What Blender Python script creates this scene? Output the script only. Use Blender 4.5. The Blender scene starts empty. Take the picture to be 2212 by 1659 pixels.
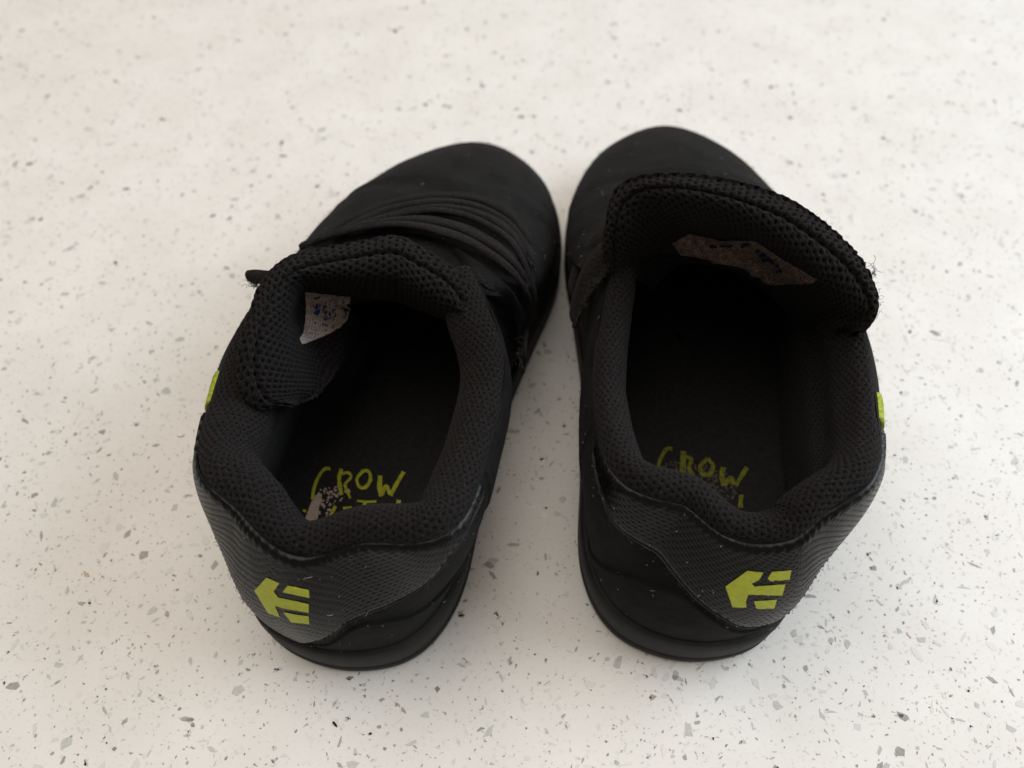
import bpy, bmesh, math, random
import numpy as np
from mathutils import Vector
from mathutils.bvhtree import BVHTree
from mathutils.geometry import tessellate_polygon
random.seed(7); RNG = np.random.default_rng(11)
sc = bpy.context.scene
COL = sc.collection
CM = 0.01

# ------------------------------------------------------------------ camera
PITCH, CAMH = math.radians(55.0), 17.8            # degrees below the horizon, centimetres above the counter
FPX = 1609.0                                       # focal length in pixels of a 2212 px wide picture
cam_d = bpy.data.cameras.new("camera"); cam = bpy.data.objects.new("camera", cam_d); COL.objects.link(cam)
cam.location = (0, 0, CAMH*CM); cam.rotation_euler = (math.pi/2-PITCH, 0, 0)
cam_d.sensor_width = 36.0; cam_d.lens = 36.0*FPX/2212.0
cam_d.clip_start = 0.005; cam_d.clip_end = 50
cam_d.dof.use_dof = True; cam_d.dof.focus_distance = 0.158; cam_d.dof.aperture_fstop = 12.0
sc.camera = cam

# ------------------------------------------------------------------ light: a room with a window to the right
w = bpy.data.worlds.new("World"); sc.world = w; w.use_nodes = True
bg = w.node_tree.nodes["Background"]; bg.inputs[0].default_value = (1.0, 0.88, 0.75, 1); bg.inputs[1].default_value = 0.25
def area(name, loc, target, sx, sy, power, col):
    d = bpy.data.lights.new(name, 'AREA'); d.shape = 'RECTANGLE'; d.size = sx; d.size_y = sy; d.energy = power; d.color = col
    o = bpy.data.objects.new(name, d); COL.objects.link(o); o.location = loc
    o.rotation_euler = (Vector(target)-Vector(loc)).to_track_quat('-Z', 'Y').to_euler()
    return o
area("window_light", (0.95, 0.30, 0.60), (0, 0.15, 0.0), 0.9, 0.8, 12.0, (0.82, 0.92, 1.0))
area("room_light", (-0.22, 0.38, 1.40), (0, 0.15, 0.0), 1.4, 1.3, 15.5, (1.0, 0.92, 0.82))
sc.view_settings.view_transform = 'Standard'; sc.view_settings.look = 'None'; sc.view_settings.exposure = 0.0

# ------------------------------------------------------------------ helpers
def at(px, py, z):                                 # the point at height z (cm) seen at (px, py)
    u = (px-1106.0)/FPX; v = (829.5-py)/FPX; c, s = math.cos(PITCH), math.sin(PITCH)
    t = (z-CAMH)/(-s+v*c)
    return np.array([u*t, (c+v*s)*t, z])
def ray(px, py):
    u = (px-1106.0)/FPX; v = (829.5-py)/FPX; c, s = math.cos(PITCH), math.sin(PITCH)
    return Vector((u, c+v*s, -s+v*c)).normalized()
CAMP = Vector((0, 0, CAMH))
def catmull(P, t, closed):
    P = np.asarray(P, float); n = len(P); t = np.asarray(t, float)
    i = np.floor(t).astype(int); f = (t-i)
    if closed: idx = lambda k: P[(i+k) % n]
    else:
        i = np.clip(i, 0, n-2); f = t-i
        def idx(k):
            j = i+k
            lo = 2*P[0]-P[1]; hi = 2*P[-1]-P[-2]
            Q = np.concatenate([[lo], P, [hi]]); return Q[j+1]
    f = f[..., None]
    a, b, c, d = idx(-1), idx(0), idx(1), idx(2)
    return 0.5*((2*b)+(c-a)*f+(2*a-5*b+4*c-d)*f*f+(3*b-a-3*c+d)*f**3)
def grid_normals(G):
    du = np.gradient(G, axis=0); dv = np.gradient(G, axis=1)
    n = np.cross(du, dv); return n/(np.linalg.norm(n, axis=-1, keepdims=True)+1e-9)
def cum(G, axis):
    d = np.linalg.norm(np.diff(G, axis=axis), axis=-1)
    z = np.zeros((1, d.shape[1])) if axis == 0 else np.zeros((d.shape[0], 1))
    return np.concatenate([z, np.cumsum(d, axis=axis)], axis=axis)
def sstep(a, b, x):
    t = np.clip((x-a)/(b-a), 0, 1); return t*t*(3-2*t)
def vnoise(x, y, seed=0):                          # smooth value noise
    def h(i, j):
        s = np.sin(i*127.1+j*311.7+seed*74.7)*43758.5453
        return s-np.floor(s)
    xi, yi = np.floor(x), np.floor(y); fx, fy = x-xi, y-yi
    fx = fx*fx*(3-2*fx); fy = fy*fy*(3-2*fy)
    return (h(xi, yi)*(1-fx)+h(xi+1, yi)*fx)*(1-fy)+(h(xi, yi+1)*(1-fx)+h(xi+1, yi+1)*fx)*fy-0.5
class Root:
    def __init__(s, o, x, y, rz): s.obj = o; s.x = x; s.y = y; s.c = math.cos(rz); s.s = math.sin(rz)
    def local(s, V):
        V = np.asarray(V, float); dx = V[..., 0]-s.x; dy = V[..., 1]-s.y
        return np.stack([s.c*dx+s.s*dy, -s.s*dx+s.c*dy, V[..., 2]], -1)
def link(name, V, F, mat, parent=None, root=None, uv=None, smooth=True, kind=None, mats=None, fmat=None, weave=None):
    V = np.asarray(V, float).reshape(-1, 3)
    if root is not None: V = root.local(V)
    me = bpy.data.meshes.new(name); me.from_pydata((V*CM).tolist(), [], [list(map(int, f)) for f in F])
    for m in (mats or [mat]): me.materials.append(m)
    if fmat is not None: me.polygons.foreach_set('material_index', np.asarray(fmat, dtype=np.int32))
    me.polygons.foreach_set('use_smooth', [smooth]*len(me.polygons))
    if uv is not None:
        L = me.uv_layers.new(name="uv"); vi = np.zeros(len(me.loops), dtype=np.int32); me.loops.foreach_get('vertex_index', vi)
        L.data.foreach_set('uv', np.asarray(uv, float).reshape(-1, 2)[vi].ravel())
    if weave is not None:
        at_ = me.attributes.new("weave", 'FLOAT', 'POINT'); at_.data.foreach_set('value', np.asarray(weave, dtype=np.float32).ravel())
    me.update()
    o = bpy.data.objects.new(name, me); COL.objects.link(o)
    if parent is not None: o.parent = parent
    if kind: o["kind"] = kind
    return o
def grid_faces(nu, nv, closed):
    i = np.arange(nu if closed else nu-1); j = np.arange(nv-1)
    I, J = np.meshgrid(i, j, indexing='ij'); I2 = (I+1) % nu
    return np.stack([I*nv+J, I2*nv+J, I2*nv+J+1, I*nv+J+1], -1).reshape(-1, 4)
class MB:                                          # collects pieces into one mesh
    def __init__(s): s.V = []; s.F = []; s.n = 0; s.M = []
    def add(s, V, F, m=0):
        V = np.asarray(V, float).reshape(-1, 3); s.V.append(V)
        for f in F: s.F.append([int(k)+s.n for k in f]); s.M.append(m)
        s.n += len(V)
    def tube(s, P, r, sides=5, m=0, r2=None):
        P = np.asarray(P, float); n = len(P)
        T = np.gradient(P, axis=0); T /= (np.linalg.norm(T, axis=1, keepdims=True)+1e-9)
        up = np.array([0.31, 0.2, 0.93]); A = np.cross(T, up); A /= (np.linalg.norm(A, axis=1, keepdims=True)+1e-9); B = np.cross(T, A)
        ph = np.linspace(0, 2*np.pi, sides, endpoint=False)
        rr = np.linspace(r, r2 if r2 is not None else r, n)[:, None, None]
        V = P[:, None]+rr*(np.cos(ph)[None, :, None]*A[:, None]+np.sin(ph)[None, :, None]*B[:, None])
        F = []
        for i in range(n-1):
            for j in range(sides): F.append((i*sides+j, i*sides+(j+1) % sides, (i+1)*sides+(j+1) % sides, (i+1)*sides+j))
        F.append(tuple(range(sides))[::-1]); F.append(tuple((n-1)*sides+j for j in range(sides)))
        s.add(V, F, m)
    def build(s, name, mat, parent=None, root=None, smooth=True, kind=None, mats=None):
        return link(name, np.concatenate(s.V), s.F, mat, parent, root, None, smooth, kind, mats, s.M if mats else None)

# ------------------------------------------------------------------ materials
def mat(name, col, rough=0.8, *a_, **k_):
    wv = k_.pop('weave', None); vor = k_.pop('cells', None)
    m = mat0(name, col, rough, *a_, **k_)
    nt = m.node_tree; p = nt.nodes['Principled BSDF']; src = p.inputs['Base Color'].links[0].from_socket
    if wv is not None or vor is not None:
        f = nt.nodes.new('ShaderNodeValToRGB')
        if wv is not None:                         # open mesh: shade in the holes is painted into the knit colour
            q = nt.nodes.new('ShaderNodeAttribute'); q.attribute_name = 'weave'; nt.links.new(q.outputs['Fac'], f.inputs[0])
            f.color_ramp.elements[0].position = 0.15; f.color_ramp.elements[1].position = 0.75; f.color_ramp.elements[0].color = (*wv, 1)
        else:                                      # coarse plain weave
            q = nt.nodes.new('ShaderNodeTexVoronoi'); q.inputs['Scale'].default_value = vor; q.inputs['Randomness'].default_value = 0.35
            tc = nt.nodes.new('ShaderNodeTexCoord'); nt.links.new(tc.outputs['Object'], q.inputs['Vector']); nt.links.new(q.outputs['Distance'], f.inputs[0])
            f.color_ramp.elements[0].position = 0.3; f.color_ramp.elements[1].position = 0.75; f.color_ramp.elements[0].color = (1, 1, 1, 1); f.color_ramp.elements[1].color = (.35, .33, .32, 1)
        mx = nt.nodes.new('ShaderNodeMix'); mx.data_type = 'RGBA'; mx.blend_type = 'MULTIPLY'; mx.inputs[0].default_value = 1.0
        nt.links.new(src, mx.inputs[6]); nt.links.new(f.outputs[0], mx.inputs[7]); nt.links.new(mx.outputs[2], p.inputs['Base Color'])
    return m
def mat0(name, col, rough=0.8, spec=0.5, var=0.25, vscale=300, bumps=((2500, 0.35, 0.0002),), sheen=0.0, col2=None, coat=0.0):
    m = bpy.data.materials.new(name); m.use_nodes = True; nt = m.node_tree; N = nt.nodes; Lk = nt.links
    p = N["Principled BSDF"]; p.inputs["Roughness"].default_value = rough; p.inputs["Specular IOR Level"].default_value = spec
    if sheen: p.inputs["Sheen Weight"].default_value = sheen; p.inputs["Sheen Roughness"].default_value = 0.45
    if coat: p.inputs["Coat Weight"].default_value = coat; p.inputs["Coat Roughness"].default_value = 0.3
    tc = N.new("ShaderNodeTexCoord")
    nz = N.new("ShaderNodeTexNoise"); nz.inputs["Scale"].default_value = vscale; nz.inputs["Detail"].default_value = 6; nz.inputs["Roughness"].default_value = 0.65
    Lk.new(tc.outputs["Object"], nz.inputs["Vector"])
    r = N.new("ShaderNodeValToRGB"); r.color_ramp.elements[0].position = 0.32; r.color_ramp.elements[1].position = 0.7
    a = tuple(c*(1-var) for c in col); b = col2 or tuple(c*(1+var) for c in col)
    r.color_ramp.elements[0].color = (*a, 1); r.color_ramp.elements[1].color = (*b, 1)
    Lk.new(nz.outputs["Fac"], r.inputs[0]); Lk.new(r.outputs[0], p.inputs["Base Color"])
    prev = None
    for s_, st, dist in bumps:
        n2 = N.new("ShaderNodeTexNoise"); n2.inputs["Scale"].default_value = s_; n2.inputs["Detail"].default_value = 4
        Lk.new(tc.outputs["Object"], n2.inputs["Vector"])
        bp = N.new("ShaderNodeBump"); bp.inputs["Strength"].default_value = st; bp.inputs["Distance"].default_value = dist
        Lk.new(n2.outputs["Fac"], bp.inputs["Height"])
        if prev: Lk.new(prev.outputs[0], bp.inputs["Normal"])
        prev = bp
    if prev: Lk.new(prev.outputs[0], p.inputs["Normal"])
    return m
M_nubuck = mat("black_nubuck", (0.0068, 0.0068, 0.0070), 0.8, 0.12, 0.65, 110, ((4500, 0.9, 0.0003), (420, 0.35, 0.001)), sheen=0.015)
M_knit = mat("black_knit", (0.0030, 0.0026, 0.0027), 0.9, 0.08, 0.3, 2600, ((3800, 0.9, 0.0005),), sheen=0.04, col2=(0.025, 0.022, 0.0225), weave=(.16, .16, .16))
M_leather = mat("charcoal_leather", (0.0026, 0.0028, 0.0031), 0.29, 0.21, 0.3, 300, ((2600, 0.25, 0.0002),))
M_rubber = mat("black_rubber", (0.0105, 0.0103, 0.0108), 0.65, 0.25, 0.55, 160, ((3000, 0.3, 0.0002),))
M_elastic = mat("black_elastic", (0.0135, 0.0115, 0.0118), 0.9, 0.10, 0.6, 1500, ((3500, 0.8, 0.0004),), sheen=0.05)
M_insole = mat("black_insole", (0.010, 0.010, 0.010), 0.9, 0.2, 0.4, 900, ((3000, 0.6, 0.0003),))
M_lime = mat("lime_print", (0.40, 0.44, 0.025), 0.5, 0.4, 0.12, 700, ((2600, 0.3, 0.0002),))
M_limethread = mat("lime_thread", (0.42, 0.50, 0.06), 0.75, 0.2, 0.45, 1800, ((2500, 0.9, 0.0006),))
M_limeink = mat("faded_lime_ink", (0.23, 0.24, 0.013), 0.8, 0.2, 0.35, 900, ((3000, 0.5, 0.0003),))
M_thread = mat("black_thread", (0.016, 0.016, 0.016), 0.8, 0.3)
M_fray = mat("frayed_thread", (0.045, 0.042, 0.04), 0.8, 0.3, 0.5, 400)
M_worn_edge = mat("worn_nubuck_edge", (0.012, 0.0095, 0.0085), 0.9, 0.2, 0.6, 700, ((1500, 0.8, 0.0008),))
M_limefaint = mat("very_faded_lime_ink", (0.10, 0.105, 0.014), 0.9, 0.1, 0.5, 1200, ((3000, 0.5, 0.0003),))
M_wornfaint = mat("grey_worn_backing", (0.055, 0.05, 0.042), 0.95, 0.1, 0.4, 1200)
M_label = mat("woven_label", (0.60, 0.50, 0.44), 0.85, 0.2, 0.12, 500, ((2600, 0.6, 0.0003),), cells=2200)
M_labelold = mat("worn_label", (0.20, 0.15, 0.125), 0.9, 0.2, 0.5, 900, ((2600, 0.8, 0.0004),), cells=1500)
M_ink = mat("blue_ink", (0.006, 0.045, 0.20), 0.7, 0.3, 0.3, 1500)
M_inkdark = mat("navy_ink", (0.008, 0.012, 0.035), 0.8, 0.2, 0.3, 1500)
M_worn = mat("worn_backing", (0.30, 0.23, 0.19), 0.95, 0.1, 0.25, 700)
M_lint = mat("pale_lint", (0.35, 0.34, 0.32), 0.9, 0.1, 0.2)

# ------------------------------------------------------------------ counter
def counter_mat():
    m = bpy.data.materials.new("white_quartz"); m.use_nodes = True; nt = m.node_tree; N = nt.nodes; Lk = nt.links
    p = N["Principled BSDF"]; p.inputs["Roughness"].default_value = 0.42; p.inputs["Specular IOR Level"].default_value = 0.35
    tc = N.new("ShaderNodeTexCoord")
    n1 = N.new("ShaderNodeTexNoise"); n1.inputs["Scale"].default_value = 45; n1.inputs["Detail"].default_value = 3
    n2 = N.new("ShaderNodeTexNoise"); n2.inputs["Scale"].default_value = 900; n2.inputs["Detail"].default_value = 5; n2.inputs["Roughness"].default_value = 0.7
    Lk.new(tc.outputs["Object"], n1.inputs["Vector"]); Lk.new(tc.outputs["Object"], n2.inputs["Vector"])
    r1 = N.new("ShaderNodeValToRGB"); r1.color_ramp.elements[0].color = (0.715, 0.70, 0.68, 1); r1.color_ramp.elements[1].color = (0.755, 0.745, 0.73, 1)
    r1.color_ramp.elements[0].position = 0.35; r1.color_ramp.elements[1].position = 0.65
    r2 = N.new("ShaderNodeValToRGB"); r2.color_ramp.elements[0].color = (0.80, 0.77, 0.74, 1); r2.color_ramp.elements[1].color = (1, 1, 1, 1)
    r2.color_ramp.elements[0].position = 0.30; r2.color_ramp.elements[1].position = 0.43
    Lk.new(n1.outputs["Fac"], r1.inputs[0]); Lk.new(n2.outputs["Fac"], r2.inputs[0])
    mx = N.new("ShaderNodeMix"); mx.data_type = 'RGBA'; mx.blend_type = 'MULTIPLY'; mx.inputs[0].default_value = 1.0
    Lk.new(r1.outputs[0], mx.inputs[6]); Lk.new(r2.outputs[0], mx.inputs[7]); Lk.new(mx.outputs[2], p.inputs["Base Color"])
    return m
M_quartz = counter_mat()
chip_mats = [mat("chip_"+n, c, 0.3, 0.5, v, 500, ()) for n, c, v in (
    ("pale_glass", (0.60, 0.61, 0.595), 0.08), ("grey_glass", (0.46, 0.475, 0.46), 0.15), ("grey_stone", (0.31, 0.30, 0.285), 0.25), ("dark_stone", (0.21, 0.19, 0.17), 0.3), ("white_stone", (0.68, 0.65, 0.62), 0.06), ("tan_stone", (0.45, 0.36, 0.26), 0.2))]
bm = bmesh.new(); bmesh.ops.create_cube(bm, size=1.0)
for v in bm.verts: v.co = Vector((v.co.x*1.7, v.co.y*0.95+0.255, (v.co.z-0.5)*0.03))
bmesh.ops.bevel(bm, geom=[e for e in bm.edges if abs(e.verts[0].co.z) < 1e-6 and abs(e.verts[1].co.z) < 1e-6], offset=0.003, segments=3, affect='EDGES')
me = bpy.data.meshes.new("countertop"); bm.to_mesh(me); bm.free(); me.materials.append(M_quartz)
counter = bpy.data.objects.new("countertop", me); COL.objects.link(counter); counter["kind"] = "structure"
counter["label"] = "white quartz countertop flecked with grey stone chips"

def shard(size, rng):                              # angular flake outline, unit of cm
    k = int(rng.integers(4, 8)); a = np.sort(rng.uniform(0, 2*np.pi, k)); 
    a = np.linspace(0, 2*np.pi, k, endpoint=False)+rng.uniform(-0.45, 0.45, k)
    r = rng.uniform(0.55, 1.0, k)*size*0.5
    P = np.stack([np.cos(a)*r, np.sin(a)*r], -1)
    P[:, 1] *= rng.choice([0.22, 0.35, 0.5, 0.65, 0.85], p=[0.26, 0.26, 0.24, 0.16, 0.08])
    th = rng.uniform(0, np.pi); c, s = np.cos(th), np.sin(th)
    return P @ np.array([[c, s], [-s, c]])
chips = []
N_CH = 46000
for i in range(N_CH):
    y = RNG.uniform(-1.0, 44); x = RNG.uniform(-1, 1)*(16+0.5*max(y, 0))
    s = float(np.clip(0.062*(1/(RNG.uniform(0.012, 1.0)))**0.51, 0.05, 0.42))
    t = RNG.choice(6, p=[0.34, 0.28, 0.13, 0.05, 0.19, 0.01]) if s > 0.12 else RNG.choice(6, p=[0.20, 0.28, 0.28, 0.10, 0.13, 0.01])
    if t == 3 and s > 0.22: t = 1
    chips.append((s, x, y, int(t)))
for i in range(16000):                             # the same stone goes on beyond the picture, its smallest grains left to the surface
    x = RNG.uniform(-80, 80); y = RNG.uniform(-20, 70)
    if -1 < y < 44 and abs(x) < 16+0.5*max(y, 0): continue
    chips.append((float(np.clip(0.1*(1/(RNG.uniform(0.03, 1.0)))**0.5, 0.1, 0.42)), x, y, int(RNG.choice(6, p=[0.20, 0.28, 0.28, 0.10, 0.13, 0.01]))))
def inframe(x, y):
    d = y*math.cos(PITCH)+CAMH*math.sin(PITCH); u = 1609*x/d; v = 1609*(y*math.sin(PITCH)-CAMH*math.cos(PITCH))/d
    return abs(u) < 1106 and abs(v) < 830
def appsize(c): return c[0]/(c[2]*math.cos(PITCH)+CAMH*math.sin(PITCH)) if inframe(c[1], c[2]) else 0
chips.sort(key=appsize, reverse=True)
big, small = chips[:280], chips[280:]
protos = {}
for idx, (s, x, y, t) in enumerate(big):
    key = (idx % 40, t)
    if key not in protos:
        P = shard(1.0, RNG); k = len(P)
        V = [(p[0]*1.0, p[1]*1.0, -0.01) for p in P]+[(p[0]*0.97, p[1]*0.97, 0.006) for p in P]
        F = [tuple(range(k, 2*k))]+[(i, (i+1) % k, k+(i+1) % k, k+i) for i in range(k)]
        m_ = bpy.data.meshes.new("stone_chip"); m_.from_pydata([(a*CM, b*CM, c*CM) for a, b, c in V], [], F); m_.materials.append(chip_mats[t]); protos[key] = m_
    o = bpy.data.objects.new("stone_chip", protos[key]); COL.objects.link(o); o.parent = counter
    o.location = (x*CM, y*CM, 0); o.scale = (s, s, 1); o.rotation_euler = (0, 0, RNG.uniform(0, 6.28))
b_ = MB()
for s, x, y, t in small:
    P = shard(s, RNG); k = len(P)
    b_.add([(p[0]+x, p[1]+y, 0.005) for p in P], [tuple(range(k))], t)
b_.build("stone_chip", None, counter, smooth=False, kind="stuff", mats=chip_mats)

# ------------------------------------------------------------------ the shoes
# loops run from the back of the heel along the inner side to the toe (10) and back along the outer side; (along, inward, up) in cm
OUT = [(0.0, 0.1), (0.5, 1.75), (2.0, 2.55), (4.5, 2.6), (7.0, 2.6), (9.5, 2.9), (12.0, 3.25), (14.0, 3.1), (15.8, 2.45), (17.0, 1.35), (17.5, 0.2),
       (17.15, -1.0), (16.0, -2.15), (14.3, -3.0), (12.0, -3.35), (9.5, -3.2), (7.0, -2.9), (4.5, -2.7), (2.0, -2.45), (0.5, -1.6)]
C_L = [(528, 690, 4.9), (492, 750, 4.95), (474, 820, 4.9), (447, 890, 4.9), (428, 960, 5.0), (424, 1020, 5.2), (440, 1040, 5.3), (488, 1074, 5.2), (539, 1129, 5.0), (582, 1172, 4.85), (620, 1197, 4.7), (671, 1202, 4.65), (714, 1185, 4.8), (761, 1172, 5.0), (804, 1165, 5.1), (851, 1168, 5.2), (902, 1176, 5.25), (949, 1166, 5.3), (990, 1135, 5.3), (1015, 1085, 5.1), (1040, 1020, 5.0), (1065, 930, 4.9), (1085, 860, 4.9), (1095, 780, 5.0), (1080, 710, 5.3), (1060, 670, 5.4)]
C_R = [(1872, 725, 5.0), (1885, 800, 4.9), (1889, 870, 4.9), (1905, 940, 5.0), (1902, 1000, 5.2), (1890, 1045, 5.3), (1867, 1066, 5.3), (1833, 1078, 5.25), (1790, 1091, 5.15), (1760, 1125, 5.0), (1739, 1150, 4.85), (1684, 1170, 4.7), (1620, 1172, 4.65), (1577, 1159, 4.75), (1543, 1138, 4.85), (1504, 1104, 5.05), (1449, 1078, 5.2), (1389, 1069, 5.25), (1334, 1035, 5.25), (1317, 1010, 5.2), (1300, 960, 5.05), (1287, 900, 4.95), (1283, 830, 4.9), (1285, 760, 4.9), (1295, 690, 5.0), (1308, 630, 5.2)]
C_FRONT = [(6.4, 7.3, 2.15, 5.25), (7.2, 8.0, 1.5, 5.15), (8, 8.3, .9, 5.1), (9, 8.4, .4, 5.1), (10, 8.4, -.1, 5.1), (11, 8.35, -.5, 5.1), (12, 8.2, -1.0, 5.1), (12.9, 7.9, -1.7, 4.9), (13.8, 7.2, -2.35, 4.75)]
HND = [(-.6, 0, -1.3), (-.5, .35, -1.3), (-.25, .45, -1.4), (0, .4, -1.5), (0, .4, -1.5), (.1, .8, -1.3), (.5, 1.3, -1.0), (1.6, 1.8, -.8), (2.9, 1.6, -.8), (3.9, .9, -.9), (4.3, 0, -.9)]
HND = HND+[(h[0], -h[1], h[2]) for h in HND[9:0:-1]]
HND[16] = (0, -.8, -1.2); HND[17] = (0, -1.1, -1.15)           # the outer side bulges under its embroidery
SOLE_Z = [1.35, 1.35, 1.3, 1.25, 1.2, 1.15, 1.1, 1.1, 1.15, 1.2, 1.25]; SOLE_Z = SOLE_Z+SOLE_Z[9:0:-1]
RISE = [1.5, 1.5, 1.5, 1.4, 1.3, 1.3, 1.3, 1.3, 1.35, 1.4, 1.4]; RISE = RISE+RISE[9:0:-1]

def smooth_interp(xs, ys):
    xs = np.array(xs, float); ys = np.array(ys, float)
    def f(t):
        i = int(np.clip(np.searchsorted(xs, t)-1, 0, len(xs)-2)); h = xs[i+1]-xs[i]; u = (t-xs[i])/h
        g = np.gradient(ys, xs)
        return float((2*u**3-3*u**2+1)*ys[i]+(u**3-2*u**2+u)*h*g[i]+(-2*u**3+3*u**2)*ys[i+1]+(u**3-u**2)*h*g[i+1])
    return f
KD = 4                                             # control loops are resampled to 80 points
def dense(P20): return catmull(np.asarray(P20, float), np.arange(80)/KD, True)
def loop(P, T): return catmull(P, np.asarray(T, float)*KD, True)
class Shoe:
    def __init__(s, ox, oy, deg, m, C, scale, shear):
        s.o = np.array([ox, oy]); a = math.radians(deg); s.m = m
        s.dir = np.array([math.sin(a), math.cos(a)]); s.med = np.array([math.cos(a), -math.sin(a)])*m
        O = dense([(x*scale, y+shear*max(0, x-3), 0) for x, y in OUT]); s.O = O
        cen = np.array([8.0, 0, 0]); T = np.roll(O, -1, 0)-np.roll(O, 1, 0); nrm = np.stack([-T[:, 1], T[:, 0], 0*T[:, 0]], -1)
        nrm /= np.linalg.norm(nrm, axis=1, keepdims=True); nrm *= np.sign(np.sum(nrm*(O-cen), 1, keepdims=True)); s.nrm = nrm
        # the collar line: measured points, each tied to the nearest place of the outline
        kn = []
        Td = np.linspace(-6.3, 6.3, 1261); Od = loop(O, Td % 20)
        for p in C:
            q = at(*p)[:2]-s.o; l = np.array([q @ s.dir, q @ s.med]); k = np.argmin(np.hypot(Od[:, 0]-l[0], Od[:, 1]-l[1]*0.97))
            kn.append((float(Td[k]), l[0], l[1], p[2]))
        kn.sort(); t_lo, t_hi = kn[0][0]+20, kn[-1][0]
        fr = [(t, x, y, z) for t, x, y, z in C_FRONT if t_hi+.5 < t < t_lo-.5]
        kn = kn+fr; kk = [kn[0]]
        for k in kn[1:]:
            if k[0] > kk[-1][0]+0.04: kk.append(k)
        kk = np.array([(k[0]-20, *k[1:]) for k in kk[-4:]]+kk+[(k[0]+20, *k[1:]) for k in kk[:4]])
        fs = [smooth_interp(kk[:, 0], kk[:, j]) for j in (1, 2, 3)]
        s.C = np.array([[f(i/KD if i/KD <= kk[-1, 0] else i/KD-20) for f in fs] for i in range(80)])
        s.C = (np.roll(s.C, 1, 0)+2*s.C+np.roll(s.C, -1, 0))/4
        zs = dense(np.array(SOLE_Z)[:, None]*np.array([0, 0, 1])); s.zs = zs[:, 2]
        s.P0 = O-nrm*0.16+zs-np.array([0, 0, .1])
        s.P1 = O+nrm*0.08+zs+dense(np.array(RISE)[:, None]*np.array([0, 0, 1]))
        s.P2 = s.C+dense(HND); s.P3 = s.C
        e = bpy.data.objects.new("toddler_shoe", None); COL.objects.link(e)
        rz = -a; e.location = (ox*CM, oy*CM, 0); e.rotation_euler = (0, 0, rz); e.empty_display_size = 0.02
        s.e = e; s.root = Root(e, ox, oy, rz)
    def W(s, L):                                   # shoe frame -> world cm
        L = np.asarray(L, float); xy = s.o+L[..., :1]*s.dir+L[..., 1:2]*s.med
        return np.concatenate([xy, L[..., 2:3]], -1)
    def S(s, T, V):                                # point of the upper at loop position T, height V in 0..1
        T, V = np.broadcast_arrays(np.asarray(T, float), np.asarray(V, float))
        a, b, c, d = (loop(P, T) for P in (s.P0, s.P1, s.P2, s.P3)); v = V[..., None]
        return s.W(a*(1-v)**3+3*b*v*(1-v)**2+3*c*v*v*(1-v)+d*v**3)
    def N(s, T, V):
        e = 1e-3; du = s.S(T+e, V)-s.S(T-e, V); dv = s.S(T, np.clip(V+e, 0, 1))-s.S(T, np.clip(V-e, 0, 1))
        n = np.cross(du, dv)*s.m; return n/(np.linalg.norm(n, axis=-1, keepdims=True)+1e-9)
    def part(s, name, V, F, mat_, parent=None, **k):
        return link(name, V, F, mat_, parent or s.e, s.root, **k)
    def patch(s, name, t0, t1, lo, hi, th, mat_, na=120, nb=40, parent=None, edge=0.10, disp=None, uvs=True):
        T = np.linspace(t0, t1, na); A, B = np.meshgrid(T, np.linspace(0, 1, nb), indexing='ij')
        vl = np.array([lo(t) for t in T])[:, None]; vh = np.array([hi(t) for t in T])[:, None]
        V = vl+(vh-vl)*B
        G = s.S(A, V); Nn = s.N(A, V)
        cu, cv = cum(G, 0), cum(G, 1)
        d = np.minimum(np.minimum(cu, cu[-1:]-cu), np.minimum(cv, cv[:, -1:]-cv))
        prof = np.sqrt(np.clip(1-(1-np.clip(d/edge, 0, 1))**2, 0, 1))
        h = th*prof-0.03*(1-prof)
        mid = cu[:, nb//2:nb//2+1]*np.ones_like(cv)
        if disp is not None: h = h+disp(mid, cv)*sstep(.05, max(.1, edge*1.6), np.minimum(np.minimum(cu, cu[-1:]-cu), cv))*prof
        G = G+Nn*h[..., None]
        o = s.part(name, G, grid_faces(na, nb, False), mat_, parent, uv=np.stack([mid, cv], -1))
        return o, G

def bvh(o_G, nu, nv): return BVHTree.FromPolygons([tuple(p) for p in o_G.reshape(-1, 3)], grid_faces(nu, nv, False).tolist())
def interp(xs, ys): return lambda t: float(np.interp(t, xs, ys))
def hexdimple(x, y, p, depth):                     # open knit: rows of round holes
    k = 4*np.pi/(math.sqrt(3)*p)
    f = np.cos(k*x)+np.cos(k*(-x/2+y*math.sqrt(3)/2))+np.cos(k*(-x/2-y*math.sqrt(3)/2))
    return -depth*np.clip(f/3, -0.25, 1), 1-np.clip(f/3*1.1, 0, 1)  # second value masks the shade painted into the hole colour
def scales(x, y, p, depth):                        # embossed scale leather
    r = np.floor(y/(p*0.62)); xx = x/p+0.5*(r % 2); fx = xx-np.floor(xx)-0.5; fy = y/(p*0.62)-r
    return -depth*(1-sstep(0.0, 0.32, np.abs(np.abs(fx)-0.5)+0.25*fy))*0.9-depth*0.6*(1-sstep(0, .25, fy))

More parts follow.
